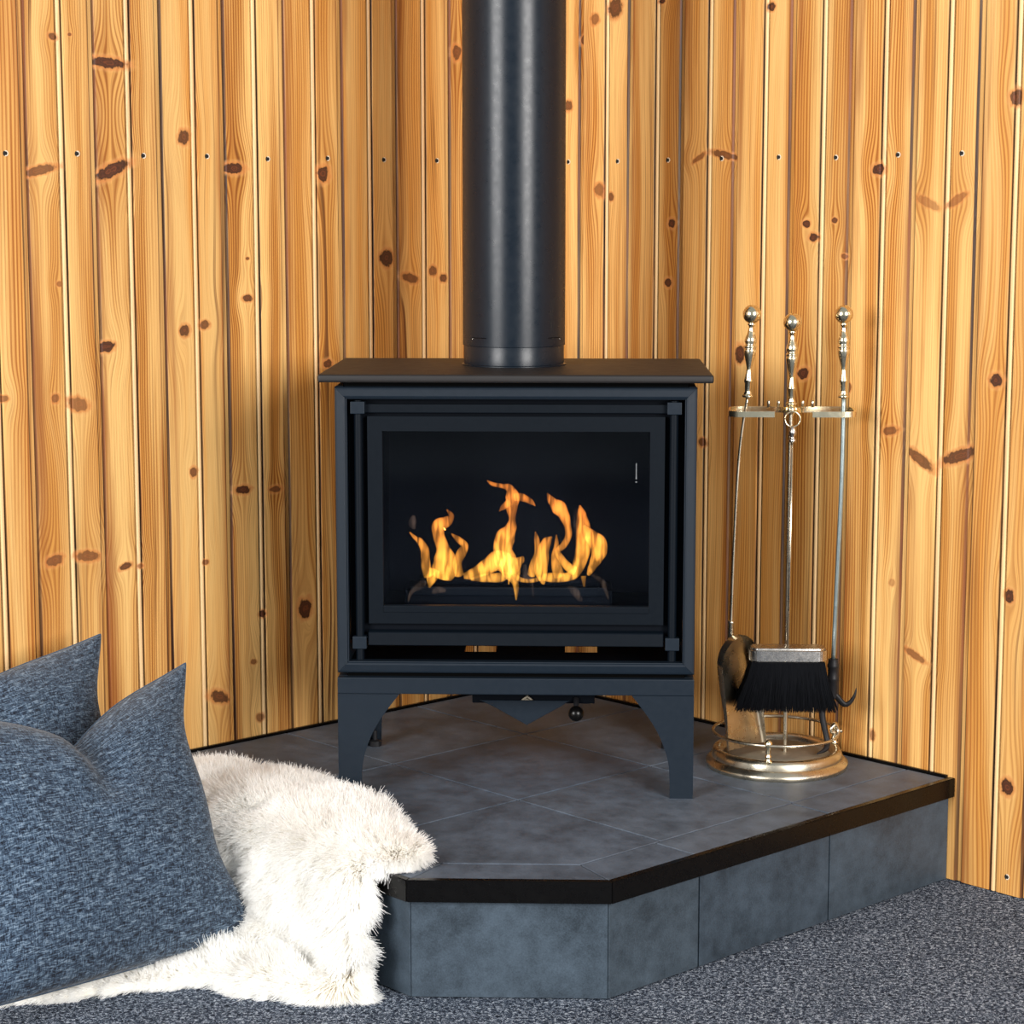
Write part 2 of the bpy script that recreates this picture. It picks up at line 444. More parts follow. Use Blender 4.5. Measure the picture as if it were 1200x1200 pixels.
# ------------------------------------------------------------------ panelled walls, one object for each board
BW = .14
KNOTS = [(-1,1.152,1.513,8.5,6.2,0,0.8),(-1,1.119,1.518,4.2,3.1,0,0.7),(-1,1.041,1.473,36.4,9.5,3,1),(-1,0.882,1.347,13.1,12.9,0,0.9),(-1,1.187,1.282,35.1,7.7,-11,0.75),(-1,1.039,1.284,38.3,11.0,-23,1),(-1,0.773,1.291,24.4,9.8,0,1),(-1,0.559,1.284,13.8,15.2,0,1),(-1,0.401,1.119,16.4,15.5,0,1),(-1,0.34,1.078,20.7,8.7,15,0.8),(-1,0.278,1.091,9.6,10.5,0,0.8),(-1,0.248,1.076,12.0,8.8,0,0.9),(-1,0.211,1.532,12.1,14.2,0,0.8),(-1,0.889,0.992,10.9,11.3,0,0.9),(-1,0.844,1.001,11.0,8.1,0,0.8),(-1,1.061,0.969,19.1,9.4,-7,1),(-1,1.168,0.882,8.4,7.8,0,0.6),(-1,1.121,0.869,20.7,12.5,15,0.6),(-1,1.272,0.887,10.4,6.1,0,0.6),(-1,0.876,0.727,8.8,9.7,0,0.8),(-1,0.763,0.683,17.9,8.2,0,1),(-1,0.687,0.677,13.6,6.7,0,0.8),(-1,1.179,0.592,16.8,9.4,-11,0.7),(-1,1.11,0.592,23.4,9.5,7,0.7),(-1,1.031,0.564,12.7,6.4,-15,0.9),(-1,0.853,0.552,6.7,4.9,0,0.7),(-1,0.618,0.434,16.2,18.7,0,1),(-1,0.723,0.435,9.1,6.7,0,1),(-1,0.827,0.287,21.7,11.6,19,0.9),(-1,0.745,0.344,6.8,5.0,0,0.6),(-1,0.731,0.231,9.2,8.4,0,0.6),(-1,1.153,1.084,6.3,4.7,0,0.5),(-1,0.743,1.123,4.5,3.3,0,0.8),(-1,0.553,0.914,11.5,8.5,0,0.9),(-1,0.998,0.561,6.5,4.8,0,0.5),(-1,0.745,1.048,11.2,6.6,0,0.9),(1,0.187,1.599,12.1,10.7,0,0.6),(1,0.245,1.618,18.1,19.5,-23,0.9),(1,0.15,1.559,7.3,9.0,0,0.9),(1,0.111,1.428,12.3,10.8,0,0.8),(1,0.373,1.622,9.4,5.2,0,1),(1,0.653,1.592,9.0,8.3,0,1),(1,0.202,1.254,11.7,14.2,15,0.6),(1,0.236,1.24,7.2,8.8,0,0.8),(1,0.475,1.315,19.2,5.1,27,0.6),(1,0.539,1.32,31.5,6.7,-11,0.8),(1,0.405,1.188,9.3,8.6,0,1),(1,0.397,1.07,9.4,8.6,0,1),(1,0.747,1.188,8.9,6.5,0,1),(1,0.764,1.163,11.0,8.1,0,1),(1,0.813,1.195,6.6,4.8,0,0.9),(1,0.837,1.129,6.6,4.8,0,0.7),(1,0.912,1.287,13.0,9.5,0,1),(1,1.021,1.227,28.0,7.8,-23,0.35),(1,1.083,1.231,23.3,7.7,27,0.45),(1,1.199,1.404,12.4,13.7,0,0.9),(1,0.588,0.938,13.7,16.7,0,1),(1,0.746,0.908,14.9,9.8,19,1),(1,0.494,0.757,9.3,8.5,0,0.8),(1,0.952,0.814,17.0,7.9,11,0.7),(1,1.176,0.919,12.5,10.7,0,1),(1,1.018,0.768,35.0,9.4,-30,0.8),(1,1.104,0.78,36.0,10.9,21,0.9),(1,1.217,0.542,10.5,10.8,0,1),(1,1.226,0.198,12.8,14.1,0,1),(1,1.018,0.406,26.5,6.4,-23,0.6),(1,0.928,0.239,6.7,9.8,0,0.6),(1,0.854,0.887,6.6,9.6,0,0.7),(1,0.964,0.534,6.5,6.4,0,0.3)]
def board_mesh(w, off, z0, z1):
    """profile across a double board with a beaded middle groove; off cuts the start of the profile away"""
    prof = [(0, -.0042), (.0092, -.0044), (.0112, -.0008), (.0122, 0), (.0612, 0), (.0622, -.0008), (.0636, -.0042), (.0650, -.0042),
            (.0662, -.0018), (.0685, -.0006), (.0715, -.0006), (.0738, -.0018), (.0750, -.0042), (.0764, -.0042), (.0778, -.0008), (.0788, 0),
            (.1366, 0), (.1380, -.0008), (.1398, -.0048)]
    prof = [(u - off, y) for u, y in prof if u - off > -1e-6 and u - off <= w + 1e-6]
    if off: prof.insert(0, (0, prof[0][1]))
    prof = prof + [(prof[-1][0], -.016), (0, -.016)]
    bm = prism([(u, y, z0) for u, y in prof], (0, 0, z1 - z0))
    bmesh.ops.recalc_face_normals(bm, faces=bm.faces[:])
    me = bpy.data.meshes.new('plank'); bm.to_mesh(me); bm.free()
    me.materials.append(None)
    return me
WALL_H = 2.5
LEN = 2.24
full = board_mesh(BW, 0, 0.002, WALL_H)
def nail_mesh():
    bm = lathe([(.0052, 0), (.0052, .0006), (.0034, .0006), (.0032, .0002), (0, .0002)], n=16)
    for f in bm.faces:
        c = f.calc_center_median()
        f.material_index = 0 if math.hypot(c.x, c.y) < .0040 or c.x > .0016 else 1  # shade in the hole and its lit edge are painted as two colours
    bmesh.ops.recalc_face_normals(bm, faces=bm.faces[:])
    me = bpy.data.meshes.new('nail_hole'); bm.to_mesh(me); bm.free()
    me.materials.append(M_nail_shade); me.materials.append(M_rim_lit)
    return me
NAIL = nail_mesh()
def panelling(side, first, name):
    """side -1: left wall, +1: right wall; boards run away from the corner from s = first"""
    back = bmesh.new()
    e = Vector((side * R2, -R2, 0)); n = Vector((-side * R2, -R2, 0))
    q = [e * -.02 - n * .017, e * LEN - n * .017, e * LEN - n * .08, e * -.02 - n * .08]
    prism(q, (0, 0, WALL_H), bm=back)
    w = obj(name, back, M_gap); w['kind'] = 'structure'
    starts = [first + BW * k for k in range(-1, 16) if first + BW * k + BW > .012 and first + BW * (k + 1) < LEN]
    for i, s0 in enumerate(starts):
        off = 0.
        cut = s0 < .004
        if cut: off = .006 - s0; s0 = .006
        wd = BW - off
        fl_ = side > 0          # on the right wall the board frame runs towards the corner
        kn = [((s0 + wd - s) if fl_ else s - s0, z, ru / 1000, rv / 1000, math.radians(-a if fl_ else a), dk)
              for (sd, s, z, ru, rv, a, dk) in KNOTS if sd == side and s0 <= s < s0 + wd]
        r = random.Random(side * 100 + i * 7 + 3)
        # a few knots of the same timber above, below and beyond the part in view
        if not kn: kn = [(r.uniform(.03, .11), r.uniform(1.75, 2.4), r.uniform(.006, .012), r.uniform(.007, .012), 0, .9)]
        tn = r.uniform(.84, 1.06); am = r.uniform(.80, 1.08)
        me = board_mesh(wd, off, .002, WALL_H) if cut else full
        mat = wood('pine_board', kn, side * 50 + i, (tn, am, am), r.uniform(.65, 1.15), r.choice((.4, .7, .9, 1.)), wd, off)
        o = bpy.data.objects.new('plank', me); C.objects.link(o); o.parent = w
        ax = -e if fl_ else e
        rot = Matrix(((ax.x, n.x, 0), (ax.y, n.y, 0), (0, 0, 1))).to_4x4()
        o.matrix_world = Matrix.Translation(e * (s0 + wd if fl_ else s0)) @ rot
        o.material_slots[0].link = 'OBJECT'; o.material_slots[0].material = mat
        # nail hole of this board
        un = .038 - off
        for zz in (1.311, .035):
            if zz < .1 and s0 < 1.0: continue
            if un < .005: continue
            k = bpy.data.objects.new('nail_hole', NAIL); C.objects.link(k); k.parent = o
            k.matrix_parent_inverse = Matrix.Identity(4)
            k.matrix_local = Matrix.Translation((un + r.uniform(-.004, .004), .0001, zz + r.uniform(-.003, .003))) @ Matrix.Rotation(-PI / 2, 4, 'X')
    return w
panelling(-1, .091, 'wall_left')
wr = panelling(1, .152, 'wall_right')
obj('corner_strip', prism([Vector((0, -.0005, .002)), Vector((.0122 * R2, -.0122 * R2 - .0002, .002)), Vector((.0122 * R2, -.0122 * R2 + .014, .002)), Vector((0, .014, .002))], (0, 0, WALL_H - .002)),
    wood('pine_strip', [], 77, (1, 1, 1), .8, .5, .14, .03), wr)

# ------------------------------------------------------------------ corner hearth
HZ = .192
A1, YF = 1.116, -1.420
hearth = thing('tiled_hearth', 'raised corner hearth clad in slate grey tiles with black edge trim', 'hearth', (0, -.8, 0))
def pent(a, y, lo=0.):
    s = -y / R2
    return [(lo, lo), (a, lo), (a, s - a), (s - a, a), (lo, a)]
g0 = .001
obj('plinth', prism([ab(a, b, 0) for a, b in pent(A1 - .021, YF + .021, g0)], (0, 0, HZ - .002)), M_grout, hearth)
# top tiles
IN, YI = 1.016, -1.328
OUT, YO = A1 - .0135, YF + .0135
si, so = -YI / R2, -YO / R2
G = .0017
tiles = []
for i in range(3):
    for j in range(3):
        p = [(.009 if i == 0 else .338 * i, .009 if j == 0 else .338 * j)]
        a0, b0 = p[0]; a1, b1 = min(.338 * (i + 1), IN), min(.338 * (j + 1), IN)
        if i == 2: a1 = IN
        if j == 2: b1 = IN
        q = clip([(a0, b0), (a1, b0), (a1, b1), (a0, b1)], (1, 1), si)
        tiles.append(q)
def strip(swap):
    cuts = [.009, .346, .690, None]
    for k in range(3):
        b0, b1 = cuts[k], cuts[k + 1]
        if b1 is None: q = [(IN, b0), (OUT, b0), (OUT, so - OUT), (IN, si - IN)]
        else: q = [(IN, b0), (OUT, b0), (OUT, b1), (IN, b1)]
        tiles.append([(b, a) for a, b in q] if swap else q)
strip(False); strip(True)
tiles.append([(IN, si - IN), (OUT, so - OUT), (so - OUT, OUT), (si - IN, IN)])
for q in tiles:
    q = inset(q, G)
    if len(q) < 3: continue
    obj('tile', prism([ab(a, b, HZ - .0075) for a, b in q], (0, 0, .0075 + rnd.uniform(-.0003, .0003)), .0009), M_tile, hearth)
# face tiles: right face (a = const), left face (b = const), front face
fa = A1 - .012
sf = -(YF + .012) / R2
def face_tile(p, q, n):
    d = (q - p).normalized()
    p = p + d * .0012; q = q - d * .0012
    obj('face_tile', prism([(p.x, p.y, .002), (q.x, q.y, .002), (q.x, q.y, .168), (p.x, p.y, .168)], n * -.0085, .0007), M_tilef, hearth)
cutsf = [.0, .345, .678, sf - fa]
for k in range(3):
    face_tile(ab(fa, cutsf[k] + g0), ab(fa, cutsf[k + 1]), Vector((R2, -R2, 0)))
    face_tile(ab(cutsf[k] + g0, fa), ab(cutsf[k + 1], fa), Vector((-R2, -R2, 0)))
face_tile(ab(fa, sf - fa), ab(sf - fa, fa), Vector((0, -1, 0)))
# black edge trim with mitred ends: outer skirt and a narrow lip on top
def trim(p0, p1, q0, q1):
    """p: outer line, q: inner line (2-D a,b pairs)"""
    bm = bmesh.new()
    prism([ab(*p0, HZ - .0340), ab(*p1, HZ - .0340), ab(*q1, HZ - .0340), ab(*q0, HZ - .0340)], (0, 0, .0352), .0011, bm, 2)
    return obj('edge_trim', bm, M_trim, hearth)
so_ = -YF / R2
T0, T1 = A1, A1 - .0128
sT = -(YF + .0128) / R2
trim((T0, .0005), (T0, so_ - T0), (T1, .0005), (T1, sT - T1))
trim((.0005, T0), (so_ - T0, T0), (.0005, T1), (sT - T1, T1))
trim((T0, so_ - T0), (so_ - T0, T0), (T1, sT - T1), (sT - T1, T1))
for sgn in (0, 1):
    q = [(.0008, .0008), (A1 - .016, .0008), (A1 - .016, .0075), (.0075, .0075)]
    q = [(b, a) for a, b in q] if sgn else q
    obj('wall_strip', prism([ab(a, b, HZ - .002) for a, b in q], (0, 0, .0065), .0008), M_trim, hearth)

# ------------------------------------------------------------------ stove
SX, SY = -.005, -.94
stove = thing('freestanding_stove', 'black freestanding stove with wide glass front on curved legs', 'stove', (SX, -.75, HZ))
def sb(name, x0, x1, y0, y1, z0, z1, mat=M_paint, bev=.0012, parent=stove):
    return obj(name, box(SX + x0, SX + x1, y0, y1, z0, z1, bev), mat, parent)
HW = .311
BK = -.56
# shell
for s in (-1, 1):
    x0, x1 = sorted((s * HW * .996, s * (HW - .014)))
    sb('side_panel', x0, x1, SY + .008, BK, .412, .914)
sb('back_panel', -HW + .015, HW - .015, BK - .012, BK, .44, .914, M_paint2)
sb('roof_panel', -HW + .015, HW - .015, SY + .012, BK - .013, .900, .914, M_paint2)
# floor pan with two see-through slots
fp = bmesh.new()
for x0, x1, y0, y1 in ((-.296, .296, SY + .03, -.775), (-.296, .296, -.685, BK - .013), (-.296, -.098, -.775, -.685), (-.040, .085, -.775, -.685), (.144, .296, -.775, -.685)):
    box(SX + x0, SX + x1, y0, y1, .4135, .4180, bm=fp)
obj('floor_pan', fp, M_box, stove)
# mitred front frame, four rails
fx, z0, z1 = HW, .413, .913
def rail(a, b, inner, tilt):
    """a, b: outer corners (x, z); inner: direction to the inside"""
    prof = [(0, .016), (0, .0035), (.0015, .0012), (.0045, 0), (.0150, -.0022), (.0180, -.0010), (.0192, .0012), (.0205, .0016), (.0205, .020)]
    bm = bmesh.new(); rows = []
    d = Vector((b[0] - a[0], 0, b[1] - a[1])).normalized(); inn = Vector((inner[0], 0, inner[1]))
    for (p, sg) in ((a, 1), (b, -1)):
        rows.append([bm.verts.new(Vector((SX + p[0], SY + y, p[1])) + inn * t + d * (t + .0002) * sg) for t, y in prof])
    k = len(prof)
    for i in range(k): bm.faces.new((rows[0][i], rows[0][(i + 1) % k], rows[1][(i + 1) % k], rows[1][i]))
    bm.faces.new(rows[0][::-1]); bm.faces.new(rows[1])
    return obj('frame_rail', bm, M_paint, stove)
rail((-fx, z1), (fx, z1), (0, -1), 0); rail((-fx, z0), (fx, z0), (0, 1), 0)
rail((-fx, z0), (-fx, z1), (1, 0), 0); rail((fx, z0), (fx, z1), (-1, 0), 0)
# recessed panel around the fire window (black, open in the middle)
ip = bmesh.new()
WX, WZ0, WZ1 = .2315, .529, .835
for x0, x1, a, b in ((-.2905, -.250, .466, .900), (.250, .2905, .466, .900), (-.250, .250, .848, .900), (-.250, .250, .466, .515)):
    box(SX + x0, SX + x1, SY + .036, SY + .040, a, b, bm=ip)
obj('recess_panel', ip, M_box, stove)
sb('header_bar', -.262, .262, SY + .020, SY + .034, .867, .882, M_paint2)
# window surround: four mitred pieces, then the glass
def surround(x0, x1, za, zb, bx, bza, bzb, y, d, mat):
    o = [(x0, za), (x1, za), (x1, zb), (x0, zb)]; i = [(-bx, bza), (bx, bza), (bx, bzb), (-bx, bzb)]
    bm = bmesh.new()
    for k in range(4):
        j = (k + 1) % 4
        prism([(SX + p[0], y, p[1]) for p in (o[k], o[j], i[j], i[k])], (0, d, 0), 0, bm)
    bmesh.ops.remove_doubles(bm, verts=bm.verts[:], dist=1e-5)
    inner = [f for f in bm.faces if all(len(e.link_faces) > 2 for e in f.edges if abs(e.verts[0].co.y - e.verts[1].co.y) < 1e-6) and len(f.verts) == 4 and abs(f.normal.y) < .1 and abs(f.normal.x) > .1 and abs(f.normal.z) > .1]
    bmesh.ops.delete(bm, geom=inner, context='FACES')
    obj('window_surround', bm, mat, stove)
surround(-.257, .257, .497, .861, WX, WZ0, WZ1, SY + .022, .013, M_paint2)
lb = obj('lower_bar', prism([(SX - .257, SY + .008, .484), (SX - .257, SY + .006, .461), (SX - .257, SY + .022, .461), (SX - .257, SY + .022, .487)], (.514, 0, 0), .0012), M_paint2, stove)
for s in (-1, 1):
    x = SX + s * .2725
    po = obj('corner_post', tube([(x, SY + .020, .434), (x, SY + .020, .889)], .0075, 16), M_paint2, stove, angle=40)
    for a, b in ((.866, .887), (.454, .476)):
        obj('post_bracket', box(x - .0122, x + .0122, SY + .008, SY + .034, a, b, .0012), M_paint, po)
# firebox lining
FB = -.62
lin_b = bmesh.new()
box(SX - .25, SX + .25, FB, FB + .006, .50, .86, bm=lin_b)
for s in (-1, 1): box(SX + s * .25 - .003, SX + s * .25 + .003, SY + .041, FB - .0005, .50, .86, bm=lin_b)
box(SX - .2465, SX + .2465, SY + .041, FB - .0005, .858, .862, bm=lin_b); box(SX - .2465, SX + .2465, SY + .041, FB - .0005, .498, .502, bm=lin_b)
obj('firebox_lining', lin_b, M_box, stove)
bt = sb('burner_tray', -.205, .170, -.785, -.69, .503, .535, M_box, .004)
obj('burner_rail', box(SX - .195, SX + .160, -.792, -.7855, .524, .540, .002), M_paint2, bt)
obj('burner_log', tube([(SX - .18, -.74, .543), (SX - .05, -.75, .548), (SX + .06, -.745, .545), (SX + .15, -.75, .543)], [.010, .013, .012, .010], 10), M_box, bt, smooth=True)
sb('glass_retainer', -.231, .231, SY + .020, SY + .030, .517, .5285, M_paint2, .001)

def glass_mat():
    m = bpy.data.materials.new('stove_glass'); m.use_nodes = True
    t = NT(m.node_tree); t.n.remove(t.n['Principled BSDF'])
    tr = t.node('ShaderNodeBsdfTransparent'); tr.inputs[0].default_value = (.86, .89, .93, 1)
    gl = t.node('ShaderNodeBsdfGlossy'); gl.inputs['Roughness'].default_value = .06; gl.inputs[0].default_value = (.9, .95, 1, 1)
    fr = t.node('ShaderNodeFresnel'); fr.inputs[0].default_value = 1.3
    mx = t.node('ShaderNodeMixShader')
    sm = t.noise(coords(t), 7, 3)
    t.put(mx.inputs[0], t.m('MULTIPLY', fr.outputs[0], t.mapr(sm, .3, .7, .4, .7)))
    t.l.new(tr.outputs[0], mx.inputs[1]); t.l.new(gl.outputs[0], mx.inputs[2])
    t.l.new(mx.outputs[0], t.n['Material Output'].inputs[0])
    return m
pane = sb('glass_pane', -.233, .233, SY + .0365, SY + .0395, .527, .837, glass_mat(), 0)
M_print = paint('grey_print', (.16, .17, .18), .6, 0, .1, 50)
pt = bmesh.new()
zz = .7785
while zz > .7545:
    h = rnd.choice((.0007, .0010, .0013)); w_ = rnd.choice((.0006, .0009, .0010))
    box(SX + .2085 - w_, SX + .2085 + w_, SY + .0358, SY + .0363, zz - h, zz, bm=pt); zz -= h + .0003
box(SX + .2073, SX + .2098, SY + .0358, SY + .0363, .7515, .7535, bm=pt)
box(SX + .2069, SX + .2102, SY + .0358, SY + .0363, .7455, .7470, bm=pt)
obj('printed_mark', pt, M_print, pane)

# cast top plate on a shadow gap
sb('spacer', -.296, .296, SY + .014, BK - .002, .9142, .9225, M_gap, 0)
tp = box(SX - .337, SX + .337, -.967, -.545, .9225, .9365, .0052, 4)
obj('top_plate', tp, M_plate, stove, angle=50)
# base shelf (open frame) and legs
sb('shelf_front', -HW, HW, SY - .001, SY + .016, .376, .405, M_paint, .0016)
for s in (-1, 1):
    x0, x1 = sorted((s * HW, s * (HW - .016)))
    sb('shelf_side', x0, x1, SY + .0165, BK, .376, .405, M_paint)
sb('shelf_gap', -.2945, .2945, SY + .0185, SY + .0285, .398, .4055, M_gap, 0); sb('shelf_gap', -.2945, .2945, SY + .0205, SY + .0285, .4056, .4130, M_gap, 0)
def leg_profile(n=10):
    """outline in (t, z): t from the outer corner inwards"""
    pts = [(0, HZ)]
    cv = catmull([(.0405, 0, HZ), (.0412, 0, HZ + .035), (.043, 0, .2515), (.049, 0, .2765), (.0615, 0, .3075), (.080, 0, .3385), (.108, 0, .3755)], 4)
    pts += [(p.x, p.z) for p in cv]
    pts.append((0, .3755))
    return pts
for s in (-1, 1):
    for yy, dr in ((SY, 1), (BK, -1)):
        bm = bmesh.new()
        prism([(SX + s * (HW - t), yy + (.0005 if dr > 0 else -.0005), z) for t, z in leg_profile()], (0, dr * .004, 0), 0, bm)
        prism([(SX + s * HW, yy + dr * (.0046 + t), z) for t, z in leg_profile()], (-s * .004, 0, 0), 0, bm)
        lg = obj('leg', bm, M_paint, stove)
        if dr < 0: obj('levelling_foot', lathe([(.012, HZ), (.012, HZ + .010), (.004, HZ + .012), (.004, HZ + .03), (0, HZ + .03)], SX + s * (HW - .03), yy - .02, 14), M_iron, lg)
# underside: control box, pointed heat shield, knob
cbx = sb('control_box', -.080, .139, -.850, -.790, .340, .3755, M_box, .002)
obj('wing_nut', tube([(SX + .009, -.8535, .346), (SX + .0185, -.8545, .354), (SX + .028, -.8535, .346), (SX + .0185, -.8545, .348)], .0030, 8, closed=True), M_dull, cbx, smooth=True)
obj('heat_shield', prism([(SX - .066, -.862, .348), (SX + .094, -.862, .348), (SX + .080, -.862, .338), (SX + .018, -.862, .303), (SX - .044, -.862, .338)], (0, .004, 0), .0006), M_paint, stove)
kbm = lathe([(0, -.015), (.008, -.0145), (.0125, -.008), (.0140, 0), (.0125, .008), (.008, .0145), (0, .015)], 0, 0, 18)
bmesh.ops.transform(kbm, matrix=Matrix.Translation((SX + .106, -.880, .329)) @ Matrix.Rotation(PI / 2, 4, 'X'), verts=kbm.verts[:])
kb = obj('valve_knob', kbm, M_trim, stove, smooth=True)
obj('knob_stem', tube([(SX + .106, -.851, .350), (SX + .106, -.866, .333)], .005, 10), M_iron, kb)

# ------------------------------------------------------------------ flue
FX, FY = -.0145, -.713
flue = thing('flue_pipe', 'tall black flue pipe rising from the stove top', 'flue pipe', (FX, FY, .9368))
obj('collar', lathe([(.0945, .9368), (.0945, .9385), (.0905, .9395), (.0905, .9715), (.0900, .9725), (0, .9725)], FX, FY, 96), M_flue, flue, angle=40)
obj('pipe', lathe([(.0900, .9726), (.0925, .9728), (.0925, WALL_H)], FX, FY, 96), M_flue, flue, angle=40)
for a0 in (-41, 53):
    path = [(FX + .0927 * math.sin(math.radians(a0 + k * 2.6)), FY - .0927 * math.cos(math.radians(a0 + k * 2.6)), .988) for k in range(-4, 5)]
    obj('slot', tube(path, [(.0012, .0006)] * 9, 8, up=(0, 0, 1)), M_gap, flue)
    k = -4 if a0 < 0 else 4
    p = path[0 if k < 0 else -1]
    obj('screw_dot', lathe([(0, p[2] - .0035), (.0008, p[2] - .003), (.0008, p[2] - .002), (0, p[2] - .0015)], p[0], p[1], 8), M_silver, flue)

# ------------------------------------------------------------------ fireside companion set
TX, TY = .474, -.698
stand = thing('fireside_tool_stand', 'brass companion stand with round railed base and turned centre handle', 'tool stand', (TX, TY, HZ))
base_prof = [(0, HZ), (.130, HZ), (.1315, HZ + .004), (.1310, HZ + .010), (.1265, HZ + .0125), (.1255, HZ + .0155), (.1205, HZ + .0175), (.1200, HZ + .026), (.1170, HZ + .0325),
             (.1120, HZ + .0345), (.1080, HZ + .034), (.1010, HZ + .0285), (.0985, HZ + .0235)]
obj('base', lathe(base_prof, TX, TY, 96), M_brass2, stand, angle=60)
obj('tray', lathe([(.0988, HZ + .0226), (.0988, HZ + .0236), (0, HZ + .0236)], TX, TY, 64), M_dull, stand, smooth=True)
obj('pole', tube([(TX + .016, TY + .008, HZ + .023), (TX + .016, TY + .010, .862)], .0042, 16), M_brass2, stand, angle=50)
# rail ring, open at the back right with a scrolled end, on small turned posts
RZ = HZ + .064
ring = []
for k in range(0, 73):
    a = math.radians(-38 - k * (322 / 72.))
    ring.append((TX + .1185 * math.cos(a), TY + .1185 * math.sin(a), RZ))
obj('rail', tube(ring, .0030, 10), M_brass2, stand, smooth=True)
e1 = ring[0]
sc_path = catmull([e1, (e1[0] + .010, e1[1] + .016, RZ + .004), (e1[0] + .013, e1[1] + .024, RZ + .014), (e1[0] + .008, e1[1] + .022, RZ + .024), (e1[0] + .001, e1[1] + .019, RZ + .020), (e1[0] + .001, e1[1] + .019, RZ + .012), (e1[0] + .006, e1[1] + .021, RZ + .011)], 6)
obj('rail_scroll', tube(sc_path, .0032, 10), M_brass2, stand, smooth=True)
def post_prof(z):
    return [(0, z), (.0075, z), (.0075, z + .002), (.0045, z + .004), (.0062, z + .0085), (.0062, z + .0105), (.0036, z + .0145), (.0050, z + .0185), (.0036, z + .0225), (.0050, z + .025), (.0074, z + .030), (.0078, z + .033), (.0066, z + .0375), (.0038, z + .0405), (0, z + .0412)]
for ang in (-103, 17, 137):
    a = math.radians(ang)
    obj('rail_post', lathe(post_prof(HZ + .0335), TX + .1150 * math.cos(a), TY + .1150 * math.sin(a), 18), M_brass, stand, smooth=True)
PXM = .00156
def handle_prof(zb, k=1.):
    """turned handle, zb: underside; heights in metres from the bottom"""
    q = [(0, 0), (2.4, 0), (5.9, .4), (6.6, 1.8), (6.2, 3.2), (4.6, 4.2), (4.9, 5.4), (3.6, 7.2), (3.9, 9), (4.2, 17), (4.9, 18.6), (5.2, 20), (5.0, 21.2), (4.2, 24), (3.1, 31), (2.9, 33.5), (3.4, 37), (5.0, 43.5), (6.4, 49.5), (7.2, 54.5), (7.0, 57.0),
         (6.3, 57.6), (7.2, 58.4), (7.2, 60.2), (6.2, 61), (5.8, 62), (7.0, 65), (6.9, 67.5), (5.4, 72), (3.6, 77), (2.9, 81), (3.2, 83.5), (4.6, 84.6), (4.6, 85.6), (3.6, 86.4)]
    for i in range(1, 13):
        a = -PI / 2 + PI * (i + .6) / 12.6
        q.append((10.8 * math.cos(a), 96.8 + 10.8 * math.sin(a)))
    q[-1] = (0, 107.6)
    return [(r * PXM * k, zb + h * PXM * k) for r, h in q]
obj('handle', lathe(handle_prof(.861), TX + .016, TY + .010, 32), M_brass, stand, smooth=True)
# bracket: flat band bent into two open hooks, four pins on its back
CXB, CYB, BZ = TX + .016, TY + .010, .853
def band(s):
    pts = [(.008, -.004), (.020, .006), (.042, .012), (.078, .014), (.100, .010), (.110, -.004), (.113, -.026), (.108, -.040), (.096, -.045), (.070, -.046), (.034, -.046)]
    return [(CXB + s * x, CYB + y, BZ - (.004 if y < -.02 else 0)) for x, y in pts]
for s in (-1, 1):
    obj('hook_arm', ribbon(catmull(band(s), 5), .0050, .0105), M_brass, stand)
    for dx in (.022, .040):
        obj('pin', lathe([(0, BZ + .004), (.0032, BZ + .004), (.0032, BZ + .014), (.0022, BZ + .0165), (0, BZ + .017)], CXB + s * dx, CYB + .010, 10), M_brass2, stand, smooth=True)
obj('bracket_hub', lathe([(0, BZ - .008), (.009, BZ - .008), (.010, BZ), (.009, BZ + .008), (0, BZ + .008)], CXB, CYB, 18), M_brass, stand, smooth=True)

# shovel, hanging in the left hook
def xf(bm, m):
    bmesh.ops.transform(bm, matrix=m, verts=bm.verts[:]); return bm
sh_top = Vector((.4075, -.715, .871)); sh_mid = Vector((.396, -.712, .78)); sh_bot = Vector((.385, -.708, .445))
shovel = thing('fireplace_shovel', 'brass fireplace shovel hanging left on the companion stand', 'shovel', (.414, -.704, .220))
obj('handle', xf(lathe(handle_prof(0), 0, 0, 32), Matrix.Translation((.4085, -.715, .877)) @ Matrix.Rotation(math.radians(2.2), 4, 'Y')), M_brass, shovel, smooth=True)
obj('rod', tube(catmull([sh_top + Vector((.001, 0, .007)), sh_mid, (sh_mid + sh_bot) / 2 + Vector((-.002, 0, 0)), sh_bot], 6), .0029, 12), M_brass2, shovel, smooth=True)
obj('socket', xf(lathe([(0, 0), (.0050, 0), (.0056, .004), (.0052, .026), (.0062, .028), (.0062, .031), (.0045, .033), (0, .033)], 0, 0, 16), Matrix.Translation(sh_bot + Vector((0, 0, -.012)))), M_brass2, shovel, smooth=True)
def pan_grid(off):
    wd = Vector((R2, R2, 0)); nn = Vector((R2, -R2, .0))
    rows = []
    NV, NW = 22, 20
    hwv = [(0, .064), (.3, .061), (.6, .065), (.78, .062), (.89, .050), (.96, .032), (1, .012)]
    for i in range(NV + 1):
        v = i / NV
        c = Vector((.4145, -.704, .2270)).lerp(Vector((.384, -.706, .440)), v)
        for (v0, h0), (v1, h1) in zip(hwv, hwv[1:]):
            if v0 <= v <= v1: hw = h0 + (h1 - h0) * (v - v0) / (v1 - v0)
        row = []
        for j in range(NW + 1):
            w = -1 + 2 * j / NW
            fl = max(0, (abs(w) - .72) / .28)
            lift = .018 * (fl ** 1.5) * min(1, .35 + v * 1.1) + .012 * max(0, (v - .80) / .20) ** 1.6
            ww = w * hw * (1 - .16 * fl)
            row.append(c + wd * ww + nn * (lift + off))
        rows.append(row)
    return rows
pb = bmesh.new()
ga, gb = [[[pb.verts.new(p) for p in r] for r in pan_grid(o)] for o in (0, -.0014)]
